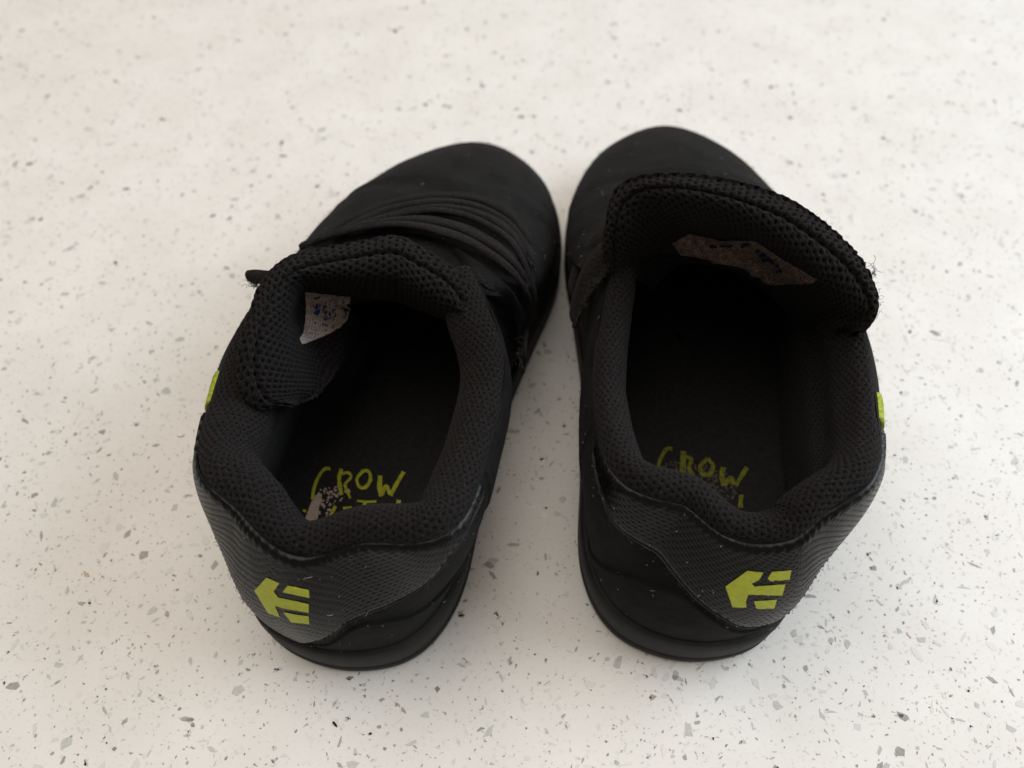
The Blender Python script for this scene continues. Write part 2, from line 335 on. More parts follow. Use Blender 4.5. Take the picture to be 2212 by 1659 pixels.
def decal(name, polys, tree, mat_, shoe, parent, th=0.012, cuts=3):
    """flat shapes given as outlines laid onto a curved surface"""
    b = MB()
    for poly in polys:
        P2 = [Vector((p[0], p[1], 0)) for p in poly]; V = []; F = []; seen = {}
        m_ = 2**cuts
        for tri in tessellate_polygon([P2]):
            A, B_, C_ = (P2[i] for i in tri); idx = {}
            for i in range(m_+1):
                for j in range(m_+1-i):
                    q = A+(B_-A)*(i/m_)+(C_-A)*(j/m_); key = (round(q.x, 3), round(q.y, 3))
                    if key not in seen:
                        d = ray(q.x, q.y); hit = tree.ray_cast(CAMP, d); seen[key] = len(V)
                        if hit[0] is None: V.append(None)
                        else:
                            n = hit[1] if hit[1].dot(d) < 0 else -hit[1]; V.append(np.array(hit[0]+n*th))
                    idx[i, j] = seen[key]
            for i in range(m_):
                for j in range(m_-i):
                    F.append([idx[i, j], idx[i+1, j], idx[i, j+1]])
                    if i+j < m_-1: F.append([idx[i+1, j], idx[i+1, j+1], idx[i, j+1]])
        F = [f for f in F if all(V[i] is not None for i in f) and len(set(f)) == 3]
        F = [f for f in F if max(np.linalg.norm(V[f[0]]-V[f[1]]), np.linalg.norm(V[f[0]]-V[f[2]])) < 0.5]
        used = sorted({i for f in F for i in f}); mp = {k: i for i, k in enumerate(used)}
        if F: b.add([V[k] for k in used], [[mp[i] for i in f] for f in F])
    if b.n == 0: print("decal missed", name); return None
    return b.build(name, mat_, parent, shoe.root, smooth=True)
def stroke(P, w):                                  # outline of a pen stroke as quads
    P = np.array(P, float); out = []
    Q = catmull(P, np.linspace(0, len(P)-1, (len(P)-1)*5+1), False)
    T = np.gradient(Q, axis=0); T /= np.linalg.norm(T, axis=1, keepdims=True)+1e-9; n = np.stack([-T[:, 1], T[:, 0]], -1)
    ww = w*0.5*(1+0.35*np.array([vnoise(np.array(i*0.7), np.array(P[0, 0]), 3) for i in range(len(Q))]))[:, None]
    A, B = Q+n*ww, Q-n*ww
    for i in range(len(Q)-1): out.append([A[i], A[i+1], B[i+1], B[i]])
    return out
def D(pts, ox, oy, sc_): return [((ox+x/sc_)*0.8848, (oy+y/sc_)*0.8848) for x, y in pts]

def build_shoe(ox, oy, deg, m, C, scale, shear, inw):
    s = Shoe(ox, oy, deg, m, C, scale, shear)
    # ---- outsole
    NU = 260; T = np.linspace(0, 20, NU, endpoint=False)
    O = s.O; nr = s.nrm; z = s.zs[:, None]*np.array([0, 0, 1.0]); toe = np.array([0, 0, 0, 0, 0, 0, .05, .12, .25, .42, .5, .42, .25, .12, .05, 0, 0, 0, 0, 0])[:, None]*np.array([0, 0, 1.]); toe = dense(toe)
    rings = [O*0.0+np.array([8, 0, 0.02]), O-nr*0.35+toe*.8, O-nr*0.08+np.array([0, 0, .03])+toe, O+nr*0.02+np.array([0, 0, .14])+toe*.9, O+nr*.03+np.array([0, 0, .38])+toe*.5, O+nr*.0+np.array([0, 0, .42])+toe*.5,
             O+nr*.02+np.array([0, 0, .47])+toe*.4, O+nr*.04+z*.75, O+nr*.01+z*.95, O-nr*.05+z, O-nr*.2+z-np.array([0, 0, .05])]
    G = np.stack([s.W(loop(R, T)) for R in rings], 1)
    s.part("outsole", G, grid_faces(NU, len(rings), True), M_rubber)
    # ---- upper
    NV = 70; A, B = np.meshgrid(T, np.linspace(0, 1, NV), indexing='ij')
    G = s.S(A, B); Nn = s.N(A, B)
    # creases over the flex line of the vamp
    L = np.stack([(G[..., :2]-s.o) @ s.dir, (G[..., :2]-s.o) @ s.med], -1)
    wr = np.exp(-((L[..., 0]-11.9)/.7)**2)*np.sin(L[..., 0]*5.2+1.3*vnoise(L[..., 0]*.8, L[..., 1]*.9, 1)*3)*0.03*sstep(0.12, 0.5, B)
    G = G+Nn*(wr+0.05*vnoise(L[..., 0]*.9, L[..., 1]*1.1, 5)*sstep(.1, .4, B))[..., None]
    s.part("upper", G, grid_faces(NU, NV, True), M_nubuck)
    # ---- lining: padded roll, inner wall, all in one
    Ck = s.C; Tn = np.roll(Ck, -1, 0)-np.roll(Ck, 1, 0); ni = np.stack([-Tn[:, 1], Tn[:, 0], 0*Tn[:, 0]], -1); ni /= np.linalg.norm(ni, axis=1, keepdims=True)
    ni *= np.sign(np.sum(ni*(np.array([4.8, 0, 0])-Ck*np.array([1, 1, 0])), 1, keepdims=True))
    wi = dense(np.array(inw)[:, None]); up = np.array([0, 0, 1.0]); front = np.clip(dense(np.array([0, 0, 0, 0, 0, .3, .8, 1, 1, 1, 1, 1, 1, 1, .8, .3, 0, 0, 0, 0])[:, None]), 0, 1)
    ctr = np.array([8.5, 0, 0]); Oin = (O-ctr)*np.array([.90, .86, 1])+ctr
    wall = Ck+ni*wi*(1-front)+0
    r_mid = Oin*np.array([1, 1, 0])+up*(2.6-.7*front)
    rows = [Ck-up*.10-ni*.02, Ck+ni*.06+up*.10, Ck+ni*wi*.30+up*.22*(1-front), Ck+ni*wi*.66+up*.12*(1-front)-up*.2*front, (Ck+ni*wi*.95-up*.35)*(1-front)+front*(Ck*.75+.25*r_mid), (Ck*.8+.2*r_mid+ni*wi*.72-up*.6)*(1-front)+front*(Ck*.45+.55*r_mid),
            (Ck*.35+.65*r_mid+ni*wi*.45)*(1-front)+front*(Ck*.1+.9*r_mid+up*.1), Oin+up*(1.9-.25*front), Oin+up*1.35]
    NU2, NV2 = 1500, 260
    T2 = np.linspace(0, 20, NU2, endpoint=False); vv = np.linspace(0, len(rows)-1, NV2)
    ctl = np.stack([loop(R, T2) for R in rows], 0)      # rows x NU2 x 3
    G = np.stack([catmull(ctl[:, i], vv, False) for i in range(NU2)], 0); G = s.W(G)
    cu, cv = cum(G, 0), cum(G, 1); mid = cu[:, 60:61]*np.ones_like(cv)
    Nn = grid_normals(G)*(1 if m > 0 else -1); ct = s.W(np.array([5.0, 0, 2.0]))
    h, wv = hexdimple(mid+.05*vnoise(mid*2, cv*2, 3), cv+.05*vnoise(mid*2, cv*2, 4), .132, .022); h = h*sstep(.05, .2, cv)
    h = h+.05*vnoise(mid*1.3, cv*1.5, 9)+.012*vnoise(mid*25, cv*25, 2)
    sgn = np.sign(np.sum(Nn[5, 60]*(np.array([0, 0, 1.0]))))
    G = G+Nn*sgn*h[..., None]
    s.part("collar_lining", G, grid_faces(NU2, NV2, True), M_knit, uv=np.stack([mid, cv], -1), weave=wv)
    s.lining = BVHTree.FromPolygons([tuple(p) for p in G[::3, ::3].reshape(-1, 3)], grid_faces(len(G[::3]), len(G[0, ::3]), True).tolist())
    # ---- insole
    R0 = loop(Oin, T); G = np.stack([s.W(np.array([8.5, 0, 0])+(R0-np.array([8.5, 0, 0]))*f+up*(1.42+.12*f**4)) for f in np.linspace(0.02, 1.0, 14)], 1)
    s.insole = s.part("insole", G, grid_faces(NU, 14, True), M_insole)
    s.insole_tree = BVHTree.FromPolygons([tuple(p) for p in G.reshape(-1, 3)], grid_faces(NU, 14, True).tolist())
    return s

# ---- overlays common to both: heel counter, heel foxing, eyestays, stitches
def lies(s, pts):
    """loop position and height on the upper of points measured in the photograph"""
    T = np.linspace(-6.0, 6.0, 361); V = np.linspace(0, 1, 121); A, B = np.meshgrid(T, V, indexing='ij')
    G = s.S(A % 20, B); Nn = s.N(A % 20, B); q = G-np.array([0, 0, CAMH]); c, sn = math.cos(PITCH), math.sin(PITCH)
    dep = q[..., 1]*c-q[..., 2]*sn; X = 1106+FPX*q[..., 0]/dep; Y = 829.5-FPX*(q[..., 1]*sn+q[..., 2]*c)/dep
    away = (np.sum(Nn*q, -1) > 0)*400.0
    out = []
    for px, py in pts:
        k = np.argmin(np.hypot(X-px, Y-py)+away); i, j = np.unravel_index(k, X.shape); out.append((T[i], V[j]))
    return out
def edge_fn(s, pts, ends):
    q = sorted(lies(s, pts)+ends); xs = []; ys = []
    for t, v in q:
        if not xs or t > xs[-1]+.12: xs.append(t); ys.append(v)
    return smooth_interp(xs, ys)
def overlays(s, low, fox, t0, t1, ends, fends, f0, f1):
    lo = edge_fn(s, low, ends)
    dsp = lambda x, y: scales(x, y, .15, .012)+.02*vnoise(x*1.5, y*1.5, 6)+.016*np.exp(-((y[:, -1:]-y-.08)/.09)**2)*(np.sin(x*2*np.pi/.24+5*vnoise(x*1.7, x*0, 3))*(.25+1.1*np.clip(vnoise(x*.9, x*0, 12)+.3, 0, 1))+1.0*vnoise(x*5, x*0, 5))
    na, nb = 460, 150
    hc, G = s.patch("heel_counter", t0, t1, lo, lambda t: 0.985, .085, M_leather, na, nb, disp=dsp, edge=.2)
    s.counter = hc; s.counter_tree = bvh(G, na, nb)
    b = MB(); Ts = np.linspace(t0+.1, t1-.1, 70); r = np.random.default_rng(3)
    for i in range(0, 69):
        q = [Ts[i]+(Ts[i+1]-Ts[i])*f for f in (0.08, .5, .80)]
        tt = np.array(q); v = np.array([lo(t)+.04 for t in q]); P = s.S(tt, v)+s.N(tt, v)*np.array([.066, .086, .066])[:, None]+r.normal(0, .006, (3, 3))
        b.tube(P, .012, 4)
    b.build("stitching", M_thread, hc, s.root, kind="stuff")
    b = MB()                                        # pale fray along the cut edge
    tt = np.linspace(t0+.05, t1-.05, 160); vv_ = np.array([lo(t) for t in tt]); Pe = s.S(tt, vv_)+s.N(tt, vv_)*(.045+.02*vnoise(tt*40, tt*0, 3))[:, None]
    b.tube(Pe, .013, 5)
    for i in range(260):
        t = r.uniform(t0+.1, t1-.1); v = lo(t)+r.normal(0, .004); P0 = s.S(np.array([t]), np.array([v]))[0]; n0 = s.N(np.array([t]), np.array([v]))[0]
        d = r.normal(0, 1, 3); d /= np.linalg.norm(d); L_ = r.uniform(.03, .11)
        b.tube([P0+n0*.03, P0+n0*.05+d*L_*.5, P0+n0*.05+d*L_+n0*.02], .004, 3)
    b.build("fray", M_fray, hc, s.root, kind="stuff")
    fx = edge_fn(s, fox, fends)
    s.patch("heel_foxing", f0, f1, lambda t: 0.0, lambda t: max(.02, fx(t)), .055, M_nubuck, 200, 24, edge=.07)
    return s

L = build_shoe(-4.1, 4.45, 9, 1, C_L, 0.985, 0.04, [.85, .9, 1.0, 1.0, 1.0, .8, .5, .3, .3, .3, .3, .3, .3, .3, .3, .5, 1.1, 1.2, 1.1, .9])
R = build_shoe(4.1, 4.6, 4, -1, C_R, 1.017, 0.0, [.75, .8, .8, .75, .7, .6, .5, .3, .3, .3, .3, .3, .3, .3, .5, .6, .7, .7, .8, .8])
overlays(L, [(490, 1285), (525, 1325), (560, 1348), (600, 1372), (640, 1384), (680, 1383), (720, 1368), (750, 1345), (790, 1325), (850, 1300), (900, 1272), (940, 1240), (970, 1205), (990, 1165)],
         [(640, 1397), (700, 1392), (769, 1350), (830, 1338), (889, 1325), (945, 1285), (995, 1249)], -2.25, 2.35, [(-2.6, .55), (2.5, .9)], [(-4.6, .03), (-3.2, .12), (-2, .2), (3.2, .22), (4.6, .02)], -4.5, 4.5)
overlays(R, [(1312, 1040), (1306, 1075), (1325, 1125), (1375, 1165), (1430, 1205), (1470, 1255), (1510, 1295), (1560, 1332), (1600, 1350), (1640, 1348), (1690, 1325), (1730, 1290)],
         [(1257, 1180), (1287, 1206), (1363, 1240), (1420, 1262), (1474, 1282), (1530, 1325), (1600, 1362), (1660, 1350)], -2.35, 2.35, [(-2.7, .55), (2.45, .93)], [(-4.6, .03), (-3.2, .14), (-2, .2), (4.6, .02)], -4.5, 4.5)
L.e["label"] = "black toddler shoe with its padded tongue curled down inside, pale label showing"; R.e["label"] = "black toddler shoe with tall upright tongue and worn brown label"
for s in (L, R): s.e["category"] = "shoe"; s.e["group"] = "pair of black toddler shoes"

# ------------------------------------------------------------------ tongues
def tongue(s, rows, seam, name="tongue", nu=700, nv=260):
    rows = [np.array([at(*p) if not isinstance(p, np.ndarray) else p for p in r]) for r in rows]
    n = len(rows[0]); T = np.linspace(0, n-1, nu); vv = np.linspace(0, len(rows)-1, nv)
    ctl = np.stack([catmull(r, T, False) for r in rows], 0)
    G = np.stack([catmull(ctl[:, i], vv, False) for i in range(nu)], 0)
    cu, cv = cum(G, 0), cum(G, 1); k = int(nv*seam/(len(rows)-1)); mid = cu[:, k:k+1]*np.ones_like(cv)
    Nn = grid_normals(G)
    j = nu//2; c = G[j, k]; 
    if np.dot(Nn[j, k], np.array([0, 0, CAMH])-c) < 0: Nn = -Nn
    V = vv[None, :]*np.ones((nu, 1))
    cc = cv-cv[:, k:k+1]
    h, wv = hexdimple(mid+.06*vnoise(mid*2, cv*2, 3), cc+.06*vnoise(mid*2, cv*2, 4), .165, .042); h = h*sstep(.4, 1.0, V)
    h = h-.10*np.exp(-(cc/.055)**2)+.05*vnoise(mid*1.2, cv*1.2, 8)+.016*vnoise(mid*22, cv*22, 2)
    h = h*(sstep(0, 1.4, T)*sstep(0, 1.6, n-1-T))[:, None]
    G = G+Nn*h[..., None]
    o = s.part(name, G, grid_faces(nu, nv, False), M_knit, uv=np.stack([mid, cv], -1), weave=wv)
    g = G[::4, ::4]; tree = BVHTree.FromPolygons([tuple(p) for p in g.reshape(-1, 3)], grid_faces(g.shape[0], g.shape[1], False).tolist())
    return o, tree
BL = [(1030, 684, 5.1), (1023, 644, 5.6), (1001, 606, 5.9), (969, 577, 6.1), (911, 542, 6.3), (854, 516, 6.4), (771, 526, 6.4), (655, 547, 6.4), (601, 574, 6.3), (564, 619, 6.2), (547, 670, 6.1), (531, 734, 5.9), (527, 798, 5.6), (543, 846, 5.3), (572, 873, 5.0), (617, 878, 4.7)]
CL = [(1028, 690, 5.0), (1008, 660, 5.6), (986, 628, 5.9), (955, 600, 6.1), (900, 568, 6.3), (850, 545, 6.4), (774, 553, 6.4), (668, 573, 6.4), (622, 598, 6.3), (590, 638, 6.2), (573, 685, 6.1), (557, 740, 5.9), (552, 796, 5.6), (562, 838, 5.3), (584, 866, 5.0), (620, 874, 4.7)]
ML = [(1026, 694, 4.88), (1003, 682, 5.42), (976, 662, 5.62), (940, 645, 5.72), (896, 620, 5.92), (850, 600, 6.02), (770, 598, 6.02), (690, 604, 6.02), (650, 622, 5.78), (625, 665, 5.68), (620, 710, 5.48), (615, 760, 5.28), (612, 805, 5.08), (612, 838, 4.88), (620, 860, 4.68), (635, 872, 4.58)]
DL = [(1024, 697, 4.5), (1003, 697, 4.7), (975, 690, 4.8), (935, 680, 4.8), (895, 664, 4.8), (850, 649, 4.8), (760, 640, 4.8), (700, 637, 4.8), (665, 652, 4.7), (655, 700, 4.4), (672, 740, 4.1), (685, 780, 3.9), (690, 812, 3.8), (684, 838, 3.8), (665, 857, 3.9), (648, 870, 4.1)]
def off(rows, dx, dy, dz, w=None):
    out = []
    for i, p in enumerate(rows):
        q = at(*p) if not isinstance(p, np.ndarray) else p
        out.append(q+np.array([dx[i] if hasattr(dx, '__len__') else dx, dy[i] if hasattr(dy, '__len__') else dy, dz[i] if hasattr(dz, '__len__') else dz]))
    return out
n = len(BL); wing = sstep(7, 10, np.arange(n).astype(float))
AL = off(BL, -.12*wing, .15*(1-wing), -.25); A2 = off(BL, -.02*wing, .3*(1-wing), -2.2)
EL = off(DL, 0, .7*(1-wing), -.7); E2 = off(DL, -.5*wing, 2.2*(1-wing)+.3, -1.8)
for i, p in zip(range(7, 14), [(745, 652, 4.0), (765, 685, 3.6), (760, 735, 3.4), (742, 775, 3.3), (726, 805, 3.4), (706, 832, 3.6), (686, 852, 3.8)]): EL[i] = at(*p); E2[i] = at(*p)+np.array([-.2, .9, -1.2])
tip = at(634, 868, 4.35)
BL.append((632, 880, 4.5)); CL.append((634, 878, 4.48)); ML.append((640, 876, 4.42)); DL.append((646, 873, 4.38))
for i in range(11, n): E2[i] = EL[i]+np.array([-.45, .4, -.25])
for i in range(11, n): A2[i] = .5*at(*BL[i])+.5*at(*DL[i])+np.array([0, .25, -.55])
EL[14] = at(668, 864, 4.0); EL[15] = at(652, 871, 4.15)
for i in (13, 14, 15): E2[i] = EL[i]+np.array([-.3, .3, -.1])
for r_ in (A2, AL, EL, E2): r_[-1] = r_[-1]*.35+tip*.65; r_.append(tip.copy())
tL, treeL = tongue(L, [A2, AL, BL, CL, ML, DL, EL, E2], 3)
BR = [(1300, 600, 5.2), (1306, 533, 6.2), (1314, 465, 6.9), (1333, 415, 7.3), (1378, 390, 7.6), (1435, 383, 7.8), (1493, 383, 7.9), (1569, 394, 7.9), (1645, 415, 7.8), (1721, 446, 7.6), (1797, 503, 7.2), (1854, 563, 6.8), (1888, 621, 6.4), (1898, 659, 6.1), (1888, 693, 5.8), (1865, 722, 5.5)]
CR = [(1325, 605, 5.2), (1326, 540, 6.2), (1332, 482, 6.9), (1350, 437, 7.3), (1388, 412, 7.6), (1437, 406, 7.8), (1486, 408, 7.9), (1565, 422, 7.9), (1637, 444, 7.8), (1705, 474, 7.6), (1776, 526, 7.2), (1833, 578, 6.8), (1867, 630, 6.4), (1877, 664, 6.1), (1868, 690, 5.8), (1850, 715, 5.5)]
MR = [(1362, 606, 4.9), (1368, 555, 5.7), (1383, 510, 6.4), (1400, 478, 6.8), (1430, 460, 7.1), (1465, 456, 7.3), (1510, 458, 7.4), (1570, 472, 7.4), (1632, 497, 7.3), (1690, 530, 7.1), (1750, 580, 6.7), (1800, 625, 6.3), (1832, 665, 5.9), (1845, 690, 5.6), (1845, 705, 5.5), (1836, 722, 5.2)]
DR = [(1390, 612, 4.2), (1402, 572, 4.7), (1420, 538, 5.35), (1440, 516, 5.75), (1465, 506, 6.05), (1495, 504, 6.25), (1535, 508, 6.35), (1585, 520, 6.35), (1635, 542, 6.25), (1680, 572, 6.05), (1722, 615, 5.65), (1757, 655, 5.25), (1785, 690, 4.85), (1805, 710, 5.1), (1812, 722, 4.8), (1815, 735, 4.5)]
ER = [(1415, 625, 3.4), (1432, 600, 3.6), (1452, 582, 3.8), (1475, 572, 4.0), (1500, 570, 4.1), (1530, 572, 4.1), (1565, 580, 4.1), (1605, 596, 4.0), (1645, 620, 3.9), (1685, 655, 3.8), (1720, 690, 3.6), (1750, 720, 3.5), (1775, 740, 3.5), (1790, 750, 3.6), (1800, 755, 3.7), (1805, 760, 3.8)]
AR = off(BR, 0, .15, -.2); AR2 = off(BR, 0, .45, -2.6); FR = off(ER, 0, 1.6, -.9)
tR, treeR = tongue(R, [AR2, AR, BR, CR, MR, DR, ER, FR], 3)

# ------------------------------------------------------------------ marks and labels
zB = lambda p: D(p, 0, 1275, 2.765); zC = lambda p: D(p, 1700, 1275, 2.765)
decal("emblem", [zB(p) for p in ([(1720, 460), (1800, 372), (1888, 408), (1848, 465), (1880, 505), (2085, 550), (2085, 608), (1920, 580), (1858, 562), (1892, 640), (1812, 612)],
      [(1945, 425), (2088, 455), (2088, 510), (1910, 470)], [(1915, 605), (2085, 635), (2088, 685), (1965, 672)])], L.counter_tree, M_lime, L, L.counter)
decal("emblem", [zC(p) for p in ([(197, 430), (345, 325), (452, 338), (425, 385), (372, 413), (392, 432), (600, 416), (579, 491), (350, 487), (333, 530), (338, 575), (243, 570)],
      [(510, 333), (640, 323), (628, 385), (505, 395), (478, 380)], [(388, 530), (543, 522), (525, 580), (405, 583)])], R.counter_tree, M_lime, R, R.counter)
zI = lambda p: D(p, 700, 1100, 5.53); zJ = lambda p: D(p, 1500, 1060, 5.53)
q = []
for P, w_ in (([(590, 250), (520, 250), (440, 340), (390, 450), (360, 560), (350, 660)], 45), ([(740, 250), (715, 340), (710, 420), (740, 600)], 50), ([(740, 320), (830, 300), (870, 360), (810, 430), (790, 480), (860, 650)], 35),
             ([(1040, 270), (950, 380), (980, 490), (1060, 500), (1130, 400), (1110, 290), (1040, 270)], 45), ([(1265, 340), (1255, 480), (1275, 620)], 65), ([(1290, 600), (1340, 480), (1400, 600)], 50), ([(1400, 610), (1490, 440), (1580, 290)], 55),
             ([(660, 750), (610, 850), (560, 950), (540, 1060)], 45), ([(760, 780), (880, 770)], 35), ([(860, 780), (810, 900), (790, 1050)], 50), ([(950, 680), (1080, 695), (1210, 690)], 30), ([(1060, 690), (1030, 890), (1010, 1050)], 55), ([(1515, 670), (1480, 900), (1470, 1050)], 55), ([(1480, 890), (1320, 900)], 40), ([(1245, 820), (1225, 900), (1215, 1050)], 40), ([(250, 800), (235, 830)], 50)):
    q += [zI(k) for k in stroke(P, w_)]
decal("lettering", q, L.insole_tree, M_limeink, L, L.insole, .012, 0)
q = []
for P, w_ in (([(780, 200), (700, 210), (620, 340), (590, 480), (600, 640)], 50), ([(930, 230), (925, 400), (920, 560)], 75), ([(950, 300), (1040, 340), (1010, 440), (1060, 600)], 50),
             ([(1260, 330), (1160, 430), (1190, 540), (1290, 540), (1330, 430), (1260, 330)], 55), ([(1470, 450), (1450, 560), (1480, 700)], 70), ([(1500, 680), (1570, 590), (1620, 690)], 60), ([(1640, 690), (1720, 560), (1790, 450)], 60), ([(1710, 820), (1700, 1000)], 65)):
    q += [zJ(k) for k in stroke(P, w_)]
decal("lettering", q, R.insole_tree, M_limefaint, R, R.insole, .012, 0)
def speckle(poly_fn, centre_list, seed, n):
    r = np.random.default_rng(seed); out = []
    for _ in range(n):
        i = r.integers(len(centre_list)); cx, cy, rx, ry = centre_list[i]
        a = r.uniform(0, 6.28); d = math.sqrt(r.uniform(0, 1)); x, y = cx+rx*d*math.cos(a), cy+ry*d*math.sin(a); sz = r.uniform(9, 26)
        out.append(poly_fn([(x+sz*math.cos(t+.4)*r.uniform(.7, 1.2), y+sz*.75*math.sin(t+.4)*r.uniform(.7, 1.2)) for t in np.linspace(0, 6.28, 6)[:-1]]))
    return out
decal("worn_patch", [zI([(440, 560), (480, 600), (460, 700), (430, 800), (420, 960), (250, 1000), (255, 900), (330, 700), (380, 620)])]+speckle(zI, [(560, 620, 150, 130), (480, 800, 120, 140), (700, 560, 160, 120)], 4, 80), L.insole_tree, M_worn, L, L.insole, .006, 2)
decal("worn_patch", speckle(zJ, [(800, 500, 200, 130), (1150, 560, 260, 180), (1450, 720, 240, 190)], 5, 260), R.insole_tree, M_wornfaint, R, R.insole, .006, 0)

zL = lambda p: D(p, 720, 700, 10.37); zT = lambda p: D(p, 1620, 540, 5.53)
lab = decal("label", [zL([(245, 110), (800, 170), (1400, 230), (1370, 600), (1310, 830), (1130, 1030), (800, 1220), (160, 1470), (90, 1320), (190, 1150), (240, 900), (260, 650)])], treeL, M_label, L, L.e, .03, 3)
lab2 = decal("label", [zT([(115, 290), (340, 155), (750, 245), (1200, 245), (1320, 300), (1550, 460), (2090, 780), (2020, 835), (1380, 855), (1240, 810), (1130, 650), (1040, 610), (880, 580), (560, 540), (250, 470)])], treeR, M_labelold, R, R.e, .03, 3)
if lab:
    mk = [zL(p) for p in ([(430, 210), (480, 250), (540, 235), (640, 160), (640, 250), (520, 295), (460, 270)], [(435, 440), (470, 430), (500, 520), (520, 620), (600, 590), (625, 590), (610, 670), (530, 745), (440, 690), (460, 640), (500, 610)], [(530, 400), (575, 395), (580, 520), (560, 600), (525, 590), (500, 480)], [(610, 380), (640, 400), (635, 520), (600, 530)])]
    for P, w_ in (([(700, 960), (780, 940)], 27), ([(700, 975), (700, 900)], 27), ([(720, 850), (730, 740), (790, 740), (785, 840), (720, 850)], 25), ([(715, 680), (790, 660), (780, 610), (720, 610), (715, 680)], 25), ([(720, 520), (790, 500), (770, 440), (715, 450), (720, 520)], 25), ([(720, 390), (790, 350)], 25), ([(820, 790), (880, 770), (870, 690), (830, 700)], 27), ([(930, 770), (1000, 740), (990, 640), (930, 660)], 27), ([(910, 600), (1000, 580)], 26), ([(1210, 570), (1260, 690), (1210, 810)], 29), ([(730, 1110), (800, 1090)], 30), ([(870, 1020), (1000, 950)], 23), ([(870, 330), (990, 280)], 23), ([(1030, 240), (1030, 500)], 25), ([(1200, 330), (1260, 350), (1230, 400), (1190, 370)], 23)):
        mk += [zL(k) for k in stroke(P, w_)]
    decal("print", mk, treeL, M_ink, L, lab, .042, 1)
if lab2:
    mk = []
    for P, w_ in (([(620, 320), (720, 325)], 40), ([(770, 310), (830, 325)], 30), ([(870, 330), (950, 300)], 30), ([(1050, 330), (1100, 300), (1160, 285)], 40), ([(1240, 400), (1300, 380)], 50), ([(1300, 450), (1380, 430)], 50), ([(1340, 510), (1440, 500), (1480, 560)], 50), ([(1510, 600), (1570, 580)], 40), ([(1530, 660), (1600, 650)], 40)):
        mk += [zT(k) for k in stroke(P, w_)]
    decal("print", mk, treeR, M_inkdark, R, lab2, .042, 1)

# ------------------------------------------------------------------ straps, laces and worn edges
def upper_tree(s):
    T = np.linspace(0, 20, 200, endpoint=False); A, B = np.meshgrid(T, np.linspace(0, 1, 60), indexing='ij'); G = s.S(A, B)
    return BVHTree.FromPolygons([tuple(p) for p in G.reshape(-1, 3)], grid_faces(200, 60, True).tolist())
for s in (L, R): s.tree = upper_tree(s)
def on(s, px, py, lift, z=None):
    d = ray(px, py); h = s.tree.ray_cast(CAMP, d)
    if h[0] is None: return at(px, py, z if z is not None else 4.5)
    n = h[1] if h[1].dot(d) < 0 else -h[1]
    return np.array(h[0]+n*lift)
def ribbon(s, name, A, B, th, mat_, parent=None, nu=220, nv=26, rib=.006, crown=.05):
    """a soft flat band between two edge lines"""
    A = catmull(np.array(A), np.linspace(0, len(A)-1, nu), False); B = catmull(np.array(B), np.linspace(0, len(B)-1, nu), False)
    W_ = B-A; T = np.gradient((A+B)/2, axis=0); n = np.cross(T, W_); n /= np.linalg.norm(n, axis=1, keepdims=True)+1e-9
    n *= np.sign(n @ np.array([0, -0.4, 1.0]))[:, None]
    ph = np.linspace(0, 2*np.pi, nv*2, endpoint=False); x = 0.5-0.5*np.cos(ph); y = np.sign(np.sin(ph))*np.abs(np.sin(ph))**0.45
    ln = np.concatenate([[0], np.cumsum(np.linalg.norm(np.diff((A+B)/2, axis=0), axis=1))])
    top = (y > 0)
    h = y[None, :]*th*.5+crown*np.sin(np.pi*x)[None, :]
    h = h+np.where(top, rib*np.sin(x[None, :]*2*np.pi*7)+rib*.8*np.sin(ln[:, None]*2*np.pi/.07+np.floor(x[None, :]*14)*np.pi)+.03*vnoise(ln[:, None]*1.5+0*x, x[None, :]*2+0*ln[:, None], len(name)), 0)
    G = A[:, None]+W_[:, None]*x[None, :, None]+n[:, None]*h[..., None]
    F = grid_faces(2*nv, nu, True).reshape(-1, 4); G2 = np.swapaxes(G, 0, 1)
    F = F.tolist(); F.append([i*nu for i in range(2*nv)]); F.append([i*nu+nu-1 for i in range(2*nv)][::-1])
    return link(name, G2, F, mat_, parent or s.e, s.root)
def lines(s, pts, lift): return [on(s, *p[:2], lift, p[2] if len(p) > 2 else None) for p in pts]
# elastic laces across the pushed-in tongue
def threads(s, name, path, n, ln, mat_, parent, seed, spread=.03, r_=.004):
    r = np.random.default_rng(seed); b = MB(); P = np.array(path, float)
    for i in range(n):
        q = catmull(P, np.array([r.uniform(0, len(P)-1)]), False)[0]+r.normal(0, spread, 3); L_ = ln*r.uniform(.4, 1.5)
        d = r.normal(0, 1, 3); d[2] = abs(d[2])*.8; d /= np.linalg.norm(d); e = r.normal(0, 1, 3); e /= np.linalg.norm(e); g = np.cross(d, e)
        b.tube([q, q+d*L_*.35+e*L_*.1, q+d*L_*.6+e*L_*.35, q+d*L_*.7+e*L_*.6+g*L_*.2, q+d*L_*.55+e*L_*.75+g*L_*.4], r_, 3)
    return b.build(name, mat_, parent, s.root, kind="stuff")
def lace(up, lo, lift_u, lift_l, seed):
    u, l = lines(L, up, lift_u), lines(L, lo, lift_l)
    m1 = [a*.56+b*.44 for a, b in zip(u, l)]; m2 = [a*.47+b*.53-np.array([0, 0, .06]) for a, b in zip(u, l)]
    m2[1] = m2[1]*.75+l[1]*.25; m2[2] = m2[2]*.8+l[2]*.2; m1[-2] = m1[-2]*.8+u[-2]*.2
    o = ribbon(L, "lace", u, m1, .12, M_elastic, rib=.013, crown=.012, nv=30); o2 = ribbon(L, "lace", m2, l, .12, M_elastic, rib=.013, crown=.012, nv=30)
    for e, o in ((u, o), (l, o2)): threads(L, "fray", e, 60, .05, M_fray, o, seed, .02, .0035); seed += 1
